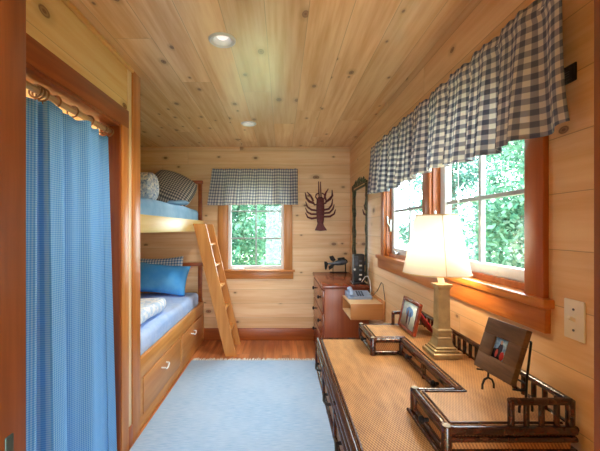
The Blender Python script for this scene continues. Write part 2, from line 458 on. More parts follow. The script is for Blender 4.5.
# trims
t = MB(); t.box(XC, XC+.012, .73, 2.153, OZ, 2.114, .002)
structure(t.build('trim_1', M_redY))
t = MB(); t.box(XC, XC+.012, OY1, 2.153, 0, OZ, .002)
structure(t.build('trim_2', M_postZ))
t = MB(); t.box(XC-.11, XC+.006, OY1-.016, OY1, 0, OZ, .002); t.box(XC-.11, XC+.006, OY0, OY1-.016, OZ-.016, OZ, .002)
structure(t.build('trim_3', M_redZ))
t = MB(); t.box(XC-.12, XC+.012, 2.208, 2.33, 0, H, .003)
structure(t.build('trim_4', M_postZ))
t = MB(); t.box(XC, XC+.004, 2.153, 2.208, .13, H-.022, .001)
structure(t.build('trim_8', wood('pale_pine_strip', srgb(240, 216, 168), srgb(250, 232, 196), 'Z', rough=.35)))
t = MB(); t.box(XC, XC+.022, YF, 2.208, H-.022, H, .006)
structure(t.build('trim_5', M_pineY))
t = MB(); t.box(XL, XR, YB-.016, YB, H-.03, H, .004)
structure(t.build('trim_6', M_wall_back))
t = MB(); t.box(XC, XC+.012, 2.153, 2.21, 0, .13, .002)
structure(t.build('baseboard_closet', M_casZ))
t = MB(); t.box(-1.9, XR, YB-.018, YB, 0, .15, .004)
structure(t.build('baseboard_back', M_redX))
t = MB(); t.box(XR-.018, XR, .54, YB-.02, 0, .15, .004)
structure(t.build('baseboard_right', M_redY))

# windows
def sash_x(parent, y0, y1, z0, z1, xs, cols, zs):
    """casement sash in a wall facing -X; zs are muntin heights"""
    s = MB(); fw = .055; x0, x1 = xs, xs+.035
    s.box(x0, x1, y0, y0+fw, z0, z1, .003); s.box(x0, x1, y1-fw, y1, z0, z1, .003)
    s.box(x0, x1, y0+fw, y1-fw, z0, z0+.045, .003); s.box(x0, x1, y0+fw, y1-fw, z1-.045, z1, .003)
    sa = s.build('sash', M_white, parent)
    mu = MB(); ym = (y0+y1)/2
    mu.box(x0+.006, x1-.006, ym-.009, ym+.009, z0+.04, z1-.04, .002)
    for z in zs: mu.box(x0+.007, x1-.007, y0+fw-.005, y1-fw+.005, z-.009, z+.009, .002)
    mu.build('muntin', M_sashgrey, sa)
    MB().box(x0+.015, x0+.019, y0+fw-.004, y1-fw+.004, z0+.04, z1-.04).build('pane', M_glass, sa)
    return sa
for k, (y0, y1) in enumerate(RY):
    r = sroot('window_%d' % (k+2), (XR, (y0+y1)/2, RZ0))
    f = MB(); x0, x1 = XR, XR+.04
    f.box(x0, x1, y0, y0+.012, RZ0, RZ1); f.box(x0, x1, y1-.012, y1, RZ0, RZ1)
    f.box(x0, x1, y0+.012, y1-.012, RZ1-.012, RZ1); f.box(x0+.02, x1, y0+.012, y1-.012, RZ0-.005, RZ0+.025)
    f.build('window_frame', M_casZ, r)
    f = MB(); x0, x1 = XR+.04, XR+.092
    f.box(x0, x1, y0, y0+.012, RZ0, RZ1); f.box(x0, x1, y1-.012, y1, RZ0, RZ1); f.box(x0, x1, y0+.012, y1-.012, RZ1-.012, RZ1); f.box(x0, x1, y0+.012, y1-.012, RZ0-.005, RZ0+.025)
    f.build('outer_frame', M_white, r)
    sash_x(r, y0+.012, y1-.012, RZ0+.025, RZ1-.012, XR+.04, 2, (1.52, 1.815))
    hk = MB(); yc = y1-.16
    hk.box(XR+.012, XR+.04, yc-.04, yc+.04, RZ0+.025, RZ0+.042, .005)
    hk.tube([(XR+.02, yc, RZ0+.045), (XR+.0, yc-.02, RZ0+.055), (XR-.01, yc-.08, RZ0+.05), (XR-.012, yc-.11, RZ0+.03)], .007, 8)
    hk.build('crank_handle', M_metal, r)
    lk = MB(); yl = y1-.018
    lk.box(XR+.018, XR+.04, yl-.02, yl+.0, 1.36, 1.46, .004); lk.tube([(XR+.02, yl-.012, 1.40), (XR-.0, yl-.022, 1.43), (XR-.004, yl-.024, 1.48)], .006, 8)
    lk.build('sash_lock', M_metal, r)
t = MB()
t.box(XR-.02, XR, 1.092, 1.178, RZ0, 2.10, .003); t.box(XR-.02, XR, 2.80, 2.886, RZ0, 2.10, .003)
t.box(XR-.02, XR, 1.94, 2.035, RZ0, RZ1, .003); t.box(XR-.02, XR, 1.178, 2.80, RZ1, 2.10, .003)
structure(t.build('trim_7', M_casZ))
t = MB(); t.box(XR-.036, XR+.03, 1.070, 3.0, RZ0-.03, RZ0, .006)
t.box(XR-.02, XR, 1.084, 2.985, 1.05, RZ0-.03, .003)
structure(t.build('window_sill_trim', M_casY))

r = sroot('window_1', ((BX0+BX1)/2, YB, BZ0))
f = MB()
f.box(BX0-.112, BX0, YB-.02, YB, BZ0, 2.1, .003); f.box(BX1, BX1+.097, YB-.02, YB, BZ0, 2.1, .003); f.box(BX0, BX1, YB-.02, YB, BZ1, 2.1, .003)
f.build('casing', M_casB, r)
f = MB(); f.box(BX0, BX0+.01, YB, YB+.12, BZ0, BZ1); f.box(BX1-.01, BX1, YB, YB+.12, BZ0, BZ1); f.box(BX0+.01, BX1-.01, YB, YB+.12, BZ1-.01, BZ1)
f.build('window_frame', M_casB, r)
f = MB(); f.box(BX0-.14, BX1+.13, YB-.045, YB+.12, BZ0-.024, BZ0, .005); f.box(BX0-.112, BX1+.11, YB-.02, YB, .762, BZ0-.024, .003)
f.build('window_sill', M_casX, r)
s = MB(); y0, y1 = YB+.045, YB+.08; a0, a1 = BX0+.01, BX1-.01; q0, q1 = BZ0, BZ1-.01
s.box(a0, a0+.036, y0, y1, q0, q1, .003); s.box(a1-.036, a1, y0, y1, q0, q1, .003); s.box(a0+.036, a1-.036, y0, y1, q0, q0+.045, .003); s.box(a0+.036, a1-.036, y0, y1, q1-.04, q1, .003)
sa = s.build('sash', M_white, r)
s = MB(); xm = (a0+a1)/2
s.box(xm-.009, xm+.009, y0+.006, y1-.006, q0+.03, q1-.03, .002)
for z in (1.262, 1.604): s.box(a0+.03, a1-.03, y0+.007, y1-.007, z-.009, z+.009, .002)
s.build('muntin', M_sashgrey, sa)
MB().box(a0+.03, a1-.03, y0+.016, y0+.020, q0+.04, q1-.035).build('pane', M_glass, sa)
s = MB(); s.box(a0+.05, a0+.2, YB-.005, YB+.045, q0, q0+.02, .006); s.tube([(a0+.12, YB+.01, q0+.02), (a0+.16, YB-.01, q0+.035), (a0+.21, YB-.02, q0+.03)], .008, 8)
s.build('crank_handle', M_white, r)

# ------------------------------------------------------------------ recessed ceiling lights
M_bulb = emit('ceiling_bulb', (1, .92, .88), .26)
dl = thing('ceiling_light', (LX, LY[0], H), 'white recessed ceiling light nearer the doorway', 'ceiling light', 'recessed ceiling lights')
MB().lathe([(.050, .004), (.052, -.006), (.066, -.010), (.073, -.004), (.074, .0)], (LX, LY[0], H), 40, capa=False, capb=False).build('trim_ring', M_white, dl)
MB().lathe([(.050, -.004), (.046, .03), (.044, .10), (.0435, .10)], (LX, LY[0], H), 40, capa=False).build('can', M_white, dl)
MB().lathe([(.010, .095), (.020, .07), (.032, .03), (.034, .022), (.028, .014), (.001, .012)], (LX, LY[0], H), 32).build('bulb', M_bulb, dl)
copy_thing(dl, (LX, LY[1], H), 'white recessed ceiling light farther in, before the back window')

# ------------------------------------------------------------------ closet curtain
RX = -1.02; RZ = 1.957
ct = thing('closet_curtain', (RX, 1.4, 0), 'blue checked floor-length curtain across the closet opening', 'curtain')
YA, YE = .80, 2.05
def curt(u, v):
    y = YA+(YE-YA)*u
    s = u*13.0
    f = math.sin(s*2*PI/3.3+.2+.9*math.sin(s*.8))*.75+math.sin(s*2*PI/1.25+1.2*math.sin(s*.7))*.32*(1-.75*v)
    amp = .030+.026*v
    y2 = y+.016*math.sin(s*1.7+.5)*(.4+v)*(1 if u < .95 else .2)
    x = RX+.004+f*amp+.02*v*u
    if abs(u-.53) < .016: x -= .08*(1-abs(u-.53)/.016)
    if u > .85: x += .055*v*(u-.85)/.15
    x = min(x, XC+.014)
    z = 1.925-(1.91)*v + (.008*math.cos(2*PI*u*9) if v < .02 else 0)
    return (x, y2, z), ((YE-YA)*u*1.15, z)
MB().grid(curt, 260, 40).build('fabric', M_curt, ct, 180, solid=.002)
MB().cyl((RX, OY0+.02, RZ), (RX, OY1-.02, RZ), .0145, n=20).build('curtain_rod', M_rodwood, ct)
for y in (.90, 1.10, 1.28, 1.428, 1.447, 1.470, 1.55, 1.682, 1.82, 1.955, 1.99, 2.03):
    pts = [(RX+.027*math.cos(a), y+.004*math.sin(a), RZ-.006+.027*math.sin(a)) for a in [2*PI*i/24 for i in range(24)]]
    rg = MB().tube(pts, .0040, 8, closed=True)
    rg.tube([(RX, y, RZ-.027), (RX, y, RZ-.044)], .002, 6)
    rg.build('ring', M_ring, ct)

# ------------------------------------------------------------------ valances
def valance(root, m, axis, p0, p1, depth0, ztop, zbot, wob, gather=1.35, nf=9.0, wallp=None, seed=0, left_flare=0, ret=.06):
    L = abs(p1-p0); sg = 1 if p1 > p0 else -1
    rnd = random.Random(seed); ph = [rnd.random()*6.28 for _ in range(6)]
    tot = L+2*ret
    def fn(u, v):
        s = u*tot
        if ret == 0: t, dd = s, 1.0
        elif s < ret: t, dd = 0.0, (s/ret)
        elif s > tot-ret: t, dd = L, (tot-s)/ret
        else: t, dd = s-ret, 1.0
        k = t/.115
        f = (math.sin(2*PI*k/1.0*.55+ph[0]+.8*math.sin(k*.6+ph[1])) * .6 + math.sin(2*PI*k*1.15+ph[2]+math.sin(k*.9+ph[3]))*.4)
        amp = (.012+.032*v)*min(1, dd*1.2)
        dist = depth0*dd + f*amp + .02*v*dd
        tt = t + .012*math.cos(2*PI*k*.55+ph[0])*v + left_flare*v*(1-t/L)*-1
        z = ztop-(ztop-zbot)*v
        if ret == 0: tt -= .020*v**4*max(0, 1-t/.14); dist -= .024*v*max(0, 1-t/.14)
        if v > .55: z += wob*math.sin(t*5.2+ph[4])*(v-.55)/.45
        if v < .001: z += .004*math.sin(2*PI*k*2.3)
        if .06 < v < .14: dist += .004
        return (p0+sg*tt, dist, z), (s*gather, z*1.0)
    mb = MB()
    if axis == 'X': g = lambda u, v: (lambda q: ((q[0][0], YB-q[0][1], q[0][2]), q[1]))(fn(u, v))
    else: g = lambda u, v: (lambda q: ((XR-q[0][1], q[0][0], q[0][2]), q[1]))(fn(u, v))
    mb.grid(g, int(tot/.008), 26)
    return mb.build('fabric', m, root, 180, solid=.002)

va = thing('window_valance', (-.33, YB, 1.67), 'blue and white checked valance over the back wall window', 'valance', 'gingham window valances')
valance(va, M_gval, 'X', -.85, .19, .07, 2.115, 1.675, .006, seed=3, left_flare=.055)
MB().tube([(-.845, YB-.004, 2.08), (-.845, YB-.06, 2.08), (.185, YB-.06, 2.08), (.185, YB-.004, 2.08)], .006, 8).build('curtain_rod', M_white, va)
vb = thing('window_valance', (XR, 1.9, 1.67), 'long blue and white checked valance over the right wall windows', 'valance', 'gingham window valances')
valance(vb, M_gval, 'Y', .945, 2.95, .078, 2.075, 1.668, .013, seed=11, ret=0)
MB().tube([(XR-.004, .95, 2.04), (XR-.064, .955, 2.04), (XR-.064, 2.94, 2.04), (XR-.004, 2.945, 2.04)], .007, 8).build('curtain_rod', M_white, vb)
bk = thing('curtain_bracket', (XR, .99, 1.80), 'black metal bracket on the wall at the near end of the long valance', 'bracket')
k = MB(); k.box(XR-.006, XR, .988, 1.085, 1.808, 1.860, .002); k.box(XR-.010, XR-.006, .998, 1.03, 1.816, 1.848, .002)
k.build('plate', M_black, bk)
k = MB()
for i in range(3): k.box(XR-.0108, XR-.0100, 1.004, 1.010+.012+.003*i, 1.824+.007*i, 1.826+.007*i)
k.build('lettering', M_grey, bk)

# ------------------------------------------------------------------ bunk bed
bb = thing('bunk_bed', (-1.45, 3.3, 0), 'built-in honey-coloured wooden bunk bed with two drawers underneath', 'bunk bed')
BY0, BY1 = 2.334, 4.268
MB().box(-.995, XC, BY0, BY1, 0, .09, .004).build('plinth', M_bunkY, bb)
f = MB(); f.box(-1.0, XC, BY0, BY1, .35, .487, .006)
f.box(-1.0, XC, BY0, 2.395, .09, .35); f.box(-1.0, XC, 3.262, 3.318, .09, .35); f.box(-1.0, XC, 4.14, BY1, .09, .35)
f.build('side_rail', M_bunkY, bb)
for (a, b2) in ((2.399, 3.258), (3.322, 4.136)):
    d = MB().box(-.99, XC+.006, a, b2, .094, .346, .004).build('drawer', M_drawer, bb)
    yc = (a+b2)/2-.02; h = MB(); zc = .262
    pts = [(XC+.004, yc-.055, zc+.012), (XC+.03, yc-.055, zc+.010)] + [(XC+.034, yc-.05+.1*i/10, zc+.008-.022*math.sin(PI*i/10)) for i in range(11)] + [(XC+.03, yc+.055, zc+.010), (XC+.004, yc+.055, zc+.012)]
    h.tube(pts, .006, 8); h.build('handle', M_pull, d)
MB().box(-1.9, -1.0, BY0, BY1, .38, .42).build('platform', M_bunkY, bb)
MB().box(-1.9, -1.0, BY0, BY1, 1.36, 1.40).build('platform', M_pineY, bb)
MB().box(-1.0, XC, BY0, BY1, 1.353, 1.482, .005).build('guard_rail', wood('rail_window_lit', srgb(206, 176, 106), srgb(224, 200, 134), 'Y', rough=.35), bb)  # rail wood made paler and greener, window light put into its colour
for (zb, zt) in ((.487, .965), (1.482, 1.975)):
    h = MB(); h.box(-1.90, -1.03, YB-.045, YB-.02, zb-.05, zt-.04)
    hb = h.build('headboard', M_wall_back, bb)
    h = MB(); h.box(-1.9, -.975, YB-.066, YB-.018, zt-.04, zt, .004); h.box(-1.03, -.985, YB-.06, YB-.018, zb, zt-.04, .004)
    h.build('headboard_frame', M_redX, hb)

def rounded_box(mb, x0, x1, y0, y1, z0, z1, rad, nx=14, ny=28, wr=.006, seed=1):
    rd = random.Random(seed); p = [rd.random()*6 for _ in range(4)]
    mb.box(x0, x1, y0, y1, z0, z1, rad, 4)
    return mb
def soft(mb, seed, amp, freq=6):
    rd = random.Random(seed); p = [rd.random()*6 for _ in range(6)]
    bmesh.ops.subdivide_edges(mb.bm, edges=[e for e in mb.bm.edges if e.calc_length() > .08], cuts=6, use_grid_fill=True)
    for v in mb.bm.verts:
        x, y, z = v.co
        v.co.z += amp*(math.sin(x*freq+p[0]+2*math.sin(y*2+p[1]))+math.sin(y*freq*1.3+p[2]+math.sin(x*3)))
        v.co.x += amp*.6*math.sin(y*freq*1.7+p[3]+z*9)
    return mb
mt = MB().box(-1.88, -1.005, 2.41, 4.19, .434, .615, .045, 4); soft(mt, 4, .004)
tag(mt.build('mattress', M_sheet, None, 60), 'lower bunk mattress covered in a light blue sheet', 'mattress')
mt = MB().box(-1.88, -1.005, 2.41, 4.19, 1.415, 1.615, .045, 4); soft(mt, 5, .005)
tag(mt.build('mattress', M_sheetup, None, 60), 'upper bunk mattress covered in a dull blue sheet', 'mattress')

def pillow(w, h, t, M, n=22, uvs=1.0, pinch=.1):
    mb = MB()
    for sgn in (1, -1):
        def fn(u, v):
            a, b2 = 2*u-1, 2*v-1
            e = max(0, (1-abs(a)**3.2))*max(0, (1-abs(b2)**3.2))
            zz = sgn*(t/2)*(e**.55)
            x = a*w/2*(1-pinch*(1-b2*b2)*abs(a)**3*.6+0); y = b2*h/2*(1-pinch*(1-a*a)*abs(b2)**3)
            zz += .006*math.sin(a*5+b2*3)*e
            return M @ Vector((x, y, zz)), (a*w/2*uvs, b2*h/2*uvs)
        mb.grid(fn, n, n)
    bmesh.ops.remove_doubles(mb.bm, verts=mb.bm.verts, dist=.0008)
    return mb
def place(c, rx=0, ry=0, rz=0): return Matrix.Translation(c) @ Euler((R(rx), R(ry), R(rz)), 'XYZ').to_matrix().to_4x4()
# lower pillows
tag(pillow(.62, .36, .17, place((-1.385, 3.945, .812), 64, 5, 0)).build('pillow', M_blue, None, 180), 'plain bright blue pillow propped up on the lower bunk', 'pillow')
tag(pillow(.54, .40, .12, place((-1.45, 4.135, .845), 78, -3, 0)).build('pillow', M_gpil2, None, 180), 'blue and white checked pillow behind the plain blue one, lower bunk', 'pillow')
# quilt at the near end of the lower bunk
q = MB().box(-1.62, -1.06, 2.44, 3.2, .634, .745, .045, 4); soft(q, 9, .007, 9)
tag(q.build('quilt', M_paleq, None, 60), 'pale blue and white folded quilt lying on the lower bunk', 'quilt')
# upper bunk bedding
tag(pillow(.47, .38, .21, place((-1.28, 4.00, 1.85), 54, 22, 4), pinch=-.25).build('pillow', M_gpil, None, 180), 'dark grey and cream checked pillow on the upper bunk', 'pillow')
rl = MB(); Mr = Matrix.Rotation(PI/2, 4, 'Y')
prof = [(.03, -.01), (.085, -.004), (.128, .012), (.138, .04), (.136, .25), (.138, .42), (.118, .45), (.05, .46)]
rl.lathe(prof, (-1.63, 3.2, 1.762), 40, M=Mr)
rq = thing('rolled_quilt', (-1.45, 3.2, 1.615), 'rolled-up blue and white floral quilt on the upper bunk', 'quilt')
for v in rl.bm.verts: v.co.z += .006*math.sin(v.co.x*30)
rl.build('roll', M_floral, rq, 60)
sp = MB(); pts = []
for i in range(90):
    a = i*.24; rr = .018+.102*i/89
    pts.append((-1.174-.05*(rr/.14)**3, 3.2+rr*math.cos(a), 1.762+rr*math.sin(a)))
sp.tube(pts, .011, 8); sp.build('rolled_edge', M_floral, rq)
fc = pillow(.24, .2, .05, place((-1.12, 3.72, 1.662), 4, 0, 15))
tag(fc.build('folded_cloth', M_sheetup, None, 180), 'small folded blue cloth in front of the checked upper pillow', 'cloth')

# ------------------------------------------------------------------ ladder
la = thing('bunk_ladder', (-.55, 3.95, 0), 'light wooden ladder leaning on the upper bunk rail', 'ladder')
T0, B0 = Vector((-.905, 0, 1.50)), Vector((-.553, 0, 0))
for y in (3.75, 4.135):
    mb = MB(); hw = .052; dx = hw/math.cos(math.atan2(.395, 1.5))
    poly = [(-.614, 0), (-.492, 0), (-.818, 1.40), (-.830, 1.436), (XC+.004, 1.436)]
    Mx = Matrix(((1, 0, 0, 0), (0, 0, -1, y+.015), (0, 1, 0, 0), (0, 0, 0, 1)))
    mb.prism(poly, Mx, .03); mb.build('stile', M_lad, la, 30)
for z in (.245, .485, .73, .97, 1.205):
    xc = B0.x+(T0.x-B0.x)*z/1.5
    MB().box(xc-.05, xc+.045, 3.765, 4.12, z-.011, z+.011, .003).build('tread', M_bunkY, la)

# ------------------------------------------------------------------ rug
RX0, RX1, RY0, RY1 = -.945, .365, .85, 3.60
rg = thing('area_rug', ((RX0+RX1)/2, 2.2, 0), 'pale blue woven rug with fringed end on the floor', 'rug')
def rugf(u, v):
    x = RX0+(RX1-RX0)*u; y = RY0+(RY1-RY0)*v
    return (x, y, .009+.0012*math.sin(x*7+y*3)), (x, y)
mb = MB().box(RX0, RX1, RY0, RY1, .001, .011, .003)
mb.build('rug_field', M_rug, rg)
fr = MB(); rd = random.Random(5); n = 120
for i in range(n):
    x = RX0+.01+(RX1-RX0-.02)*i/(n-1); L = .055+rd.random()*.03
    dx = rd.uniform(-.018, .018)
    fr.tube([(x, RY1-.004, .008), (x+dx*.3, RY1+L*.4, .010), (x+dx, RY1+L, .004)], [.004, .004, .0025], 5)
fr.build('fringe', M_fringe, rg)['kind'] = 'stuff'

# ------------------------------------------------------------------ lobster on back wall
def LP(x, y, d=.012): # from the 7.52x crop of the lobster
    return Vector(((300+x/7.52-282)/80.4, YB-d, 1.38-(175+y/7.52-229)/80.4))
lb = thing('lobster_decoration', (.47, YB, 1.36), 'maroon metal lobster hanging on the back wall', 'wall decoration')
def lens(pts, w, d=.018):
    mb = MB(); mb.tube(pts, w, 10); return mb
b1 = MB().tube([LP(152, 165), LP(152, 185), LP(152, 220), LP(152, 260), LP(152, 300), LP(153, 340), LP(153, 368)], [.025, .046, .050, .052, .050, .045, .036], 14)
for v in b1.bm.verts: v.co.y = YB-.004-(YB-v.co.y)*.35
b1.build('body', M_lobster, lb)
sgm = MB()
for y in range(190, 360, 16): sgm.tube([LP(125, y+4, .022), LP(152, y, .026), LP(180, y+4, .022)], .004, 6)
sgm.build('segments', M_lobster, lb)
MW = Matrix(((1, 0, 0, 0), (0, 0, 1, YB-.014), (0, 1, 0, 0), (0, 0, 0, 1)))
def xz(x, y): p = LP(x, y); return (p.x, p.z)
MB().prism([xz(132, 360), xz(172, 360), xz(182, 385), xz(203, 416), xz(153, 421), xz(110, 416), xz(124, 385)], MW, .01).build('tail_fan', M_lobster, lb)
for s1 in ([(144, 172), (140, 120), (138, 50)], [(158, 172), (155, 110), (153, 52)]):
    MB().tube([LP(*p) for p in s1], [.008, .007, .005], 8).build('antenna', M_lobster, lb)
for s1 in ([(130, 185), (116, 165), (122, 145), (140, 138)], [(172, 185), (188, 165), (180, 145), (163, 138)]):
    MB().tube([LP(*p) for p in s1], .008, 8).build('feeler', M_lobster, lb)
for arm, p1, p2 in (([(126, 222), (108, 225), (98, 205)], [(104, 214), (70, 200), (48, 175), (38, 132)], [(100, 200), (92, 180), (78, 155), (52, 128)]),
                    ([(178, 215), (192, 212), (200, 195)], [(192, 205), (225, 180), (242, 155), (240, 112)], [(194, 192), (186, 165), (192, 138), (212, 104)])):
    c1 = MB(); c1.tube([LP(*p) for p in arm], .011, 8); c1.tube([LP(*p) for p in p1], [.013, .017, .013, .005], 8); c1.tube([LP(*p) for p in p2], [.012, .013, .011, .005], 8)
    c1.build('claw', M_lobster, lb)
for lg in ([(128, 268), (85, 262), (55, 240), (42, 200)], [(126, 295), (85, 295), (55, 280), (40, 246)], [(126, 322), (88, 328), (58, 318), (40, 284)],
           [(176, 264), (215, 256), (238, 225), (245, 178)], [(178, 288), (220, 284), (246, 258), (256, 222)], [(178, 314), (225, 312), (256, 292), (266, 260)]):
    MB().tube([LP(*p) for p in lg], [.012, .013, .011, .005], 8).build('leg', M_lobster, lb)

# ------------------------------------------------------------------ chest of drawers
ch = thing('chest_of_drawers', (.61, 3.73, 0), 'reddish brown three-drawer chest in the back right corner', 'chest of drawers')
CX0, CX1, CY0, CY1 = .400, .82, 3.25, 4.24
MB().box(CX0, CX1, CY0, CY1, .06, .815, .004).build('carcass', M_chestZ, ch)
MB().box(CX0-.022, CX1+.005, CY0-.018, CY1+.02, .815, .85, .008).build('top', M_chestX, ch)
MB().box(CX0-.012, CX1, CY0-.01, CY1+.01, 0, .06, .004).build('plinth', M_chestX, ch)
for z0_ in (.10, .335, .57):
    d = MB().box(CX0-.014, CX0+.01, CY0+.03, CY1-.03, z0_, z0_+.222, .005).build('drawer', M_chestX, ch)
    for y in (3.46, 4.0):
        MB().lathe([(.008, 0), (.008, .012), (.019, .018), (.02, .028), (.010, .034)], (CX0-.014, y, z0_+.13), 16, M=Matrix.Rotation(-PI/2, 4, 'Y')).build('knob', M_iron, d)

# ------------------------------------------------------------------ mirror
mi = thing('wall_mirror', (XR, 3.69, .86), 'tall wall mirror in dark verdigris metal vine frame above the chest', 'mirror')
MY0, MY1, MZ0, MZ1 = 3.33, 4.02, .868, 1.85
xm = XR-.016
MB().box(XR-.014, XR-.002, MY0+.03, MY1-.03, MZ0+.03, MZ1-.03).build('mirror_glass', M_mirror, mi)
fr = MB()
for (a, b2) in (((MY0+.02, MZ0), (MY0+.02, MZ1)), ((MY1-.02, MZ0), (MY1-.02, MZ1)), ((MY0+.05, MZ0), (MY0+.05, MZ1-.02)), ((MY1-.06, MZ0), (MY1-.06, MZ1-.02)),
                ((MY0+.02, MZ1), (MY1-.02, MZ1)), ((MY0+.02, MZ0+.012), (MY1-.02, MZ0+.012)), ((MY0+.04, MZ1-.03), (MY1-.05, MZ1-.03))):
    fr.cyl((xm-.006, a[0], a[1]), (xm-.006, b2[0], b2[1]), .0075, n=10)
fr.build('frame', M_vine, mi)
vn = MB(); rd = random.Random(2)
for ya2, sgn in ((MY0+.035, 1), (MY1-.04, -1)):
    pts = [(xm-.012-.006*math.cos(i*.9), ya2+.022*math.sin(i*.9), MZ0+.02+i*.0335) for i in range(30)]
    vn.tube(pts, .005, 6)
vn.build('vine', M_vine, mi)
for i in range(11):
    t_ = i/10; y = MY0+.06+(MY1-MY0-.12)*t_; hgt = .03+.05*math.sin(PI*t_)
    pts = [(xm-.006, y, MZ1), (xm-.014, y+.02*math.sin(i*2), MZ1+hgt*.5), (xm-.01, y+.045*math.cos(i*1.7), MZ1+hgt)]
    lf = MB().tube(pts, [.004, .011, .003], 8); lf.build('leaf', M_vine, mi)

# ------------------------------------------------------------------ black device on the chest
dv = thing('electronic_device', (.745, 3.37, .85), 'upright black electronic device with pale buttons standing on the chest', 'device')
k = MB(); k.box(.692, .80, 3.33, 3.42, .865, 1.135, .012, 3); k.build('housing', M_black, dv)
k = MB(); k.box(.68, .805, 3.30, 3.44, .85, .868, .006); k.build('foot', M_black, dv)
for i in range(4): MB().box(.745, .772, 3.326, 3.332, .93+.045*i, .945+.045*i, .002).build('button', M_grey if i % 2 else M_cordw, dv)
MB().ball((.702, 3.327, .99), .011, 10).build('button', M_cordw, dv); MB().ball((.752, 3.322, .895), .012, 10).build('button', M_cordw, dv)
k = MB()
for i in range(7): k.box(.702, .735, 3.3265, 3.332, 1.03+.013*i, 1.036+.013*i)
k.build('grille', M_grey, dv)

# ------------------------------------------------------------------ metal fish figure on the chest
fg = thing('metal_figure', (.56, 4.2, .85), 'small dark metal fish figure on a thin stand at the back of the chest', 'figurine')
fy = 4.20
def FP(x, y): return Vector(((318+x/10-282)*fy/F, fy, 1.38-(245+y/10-229)*fy/F))
def flat(pts, t=.014):
    P_ = [FP(*p) for p in pts]
    return MB().prism([(p.x, p.z) for p in P_], Matrix(((1, 0, 0, 0), (0, 0, 1, fy-t/2), (0, 1, 0, 0), (0, 0, 0, 1))), t)
MB().tube([FP(100, 185), FP(150, 186), FP(200, 178), FP(240, 172), FP(275, 172), FP(292, 175)], [.008, .018, .032, .034, .026, .006], 14).build('body', M_grey, fg)
flat([(62, 165), (82, 165), (100, 180), (100, 192), (84, 245), (70, 245)]).build('tail', M_iron, fg)
flat([(112, 115), (150, 105), (178, 150), (150, 168), (125, 150)]).build('fin', M_iron, fg)
flat([(112, 250), (150, 225), (165, 200), (130, 200), (105, 215)]).build('fin', M_iron, fg)
flat([(195, 130), (262, 122), (275, 150), (230, 150), (200, 160)]).build('fin', M_iron, fg)
flat([(262, 128), (292, 150), (300, 180), (282, 165), (270, 150)]).build('fin', M_iron, fg)
s = MB(); s.box(FP(120, 0).x, FP(290, 0).x, fy-.03, fy+.03, .85, .857, .002); s.cyl((FP(275, 0).x, fy, .855), FP(275, 185), .007, n=8); s.cyl((FP(150, 0).x, fy, .855), FP(150, 190), .004, n=8)
s.build('stand', M_iron, fg)

# ------------------------------------------------------------------ wall cubby + phone
cb = thing('wall_cubby', (.71, 3.0, .63), 'small open wooden cubby shelf mounted on the wall beside the chest', 'shelf')
KX0, KX1, KY0, KY1, KZ0, KZ1 = .566, .83, 2.84, 3.226, .631, .763
MB().box(KX0, KX1, KY0, KY1, KZ1-.014, KZ1, .002).build('top_board', M_cubtop, cb)
MB().box(KX0, KX1, KY0, KY1, KZ0, KZ0+.014, .002).build('bottom_board', M_cubtop, cb)
MB().box(KX0, KX1, KY0, KY0+.014, KZ0+.014, KZ1-.014).build('side_board', M_cubby, cb)
MB().box(KX0, KX1, KY1-.014, KY1, KZ0+.014, KZ1-.014).build('side_board', M_cubby, cb)
MB().box(KX1, XR-.001, KY0-.02, KY1+.01, KZ0-.012, KZ1+.022, .002).build('back_board', M_cubby, cb)
MB().box(KX0+.003, KX1, KY0-.004, KY0+.001, KZ0+.001, KZ1-.001, .001).build('face_board', M_cubby, cb)
ph = thing('telephone', (.69, 3.08, KZ1), 'slate blue corded desk telephone on the wall cubby', 'telephone')
mb = MB(); My = Matrix(((1, 0, 0, .60), (0, 1, 0, 0), (0, 0, 1, 0), (0, 0, 0, 1)))
My = Matrix(((0, 0, 1, .585), (1, 0, 0, 0), (0, 1, 0, 0), (0, 0, 0, 1)))
mb.prism([(3.02, KZ1), (3.21, KZ1), (3.21, KZ1+.046), (3.185, KZ1+.05), (3.02, KZ1+.018)], My, .205)
mb.build('base', M_phone, ph)
mb = MB(); mb.tube([(.612, 3.03, KZ1+.028), (.618, 3.045, KZ1+.046), (.622, 3.10, KZ1+.060), (.622, 3.16, KZ1+.070), (.616, 3.185, KZ1+.066)], [.018, .021, .016, .021, .018], 12)
mb.build('handset', M_phone, ph)
mb = MB()
for i in range(4):
    for jx in range(3): mb.obox((.675+.022*jx, 3.055+.026*i, KZ1+.0285+.0066*i), (.014, .017, .008), None, .002)
mb.build('keypad', M_phoned, ph)
tag(MB().tube([(.765, 3.31, .872), (.785, 3.26, .93), (.80, 3.22, .94), (.812, 3.19, .90), (.815, 3.17, .82), (.808, 3.16, .782), (.796, 3.15, .778)], .0045, 8).build('cord', M_cordw), 'white cord running from the black device down to the telephone', 'cord')
tag(MB().tube([(.78, 3.10, .79), (.80, 3.02, .80), (.82, 2.95, .86), (.835, 2.90, .93), (.84, 2.87, .92), (.84, 2.84, .86), (.838, 2.81, .80)], .0028, 8).build('cord', M_black), 'thin dark cord looping up the wall beside the telephone', 'cord')

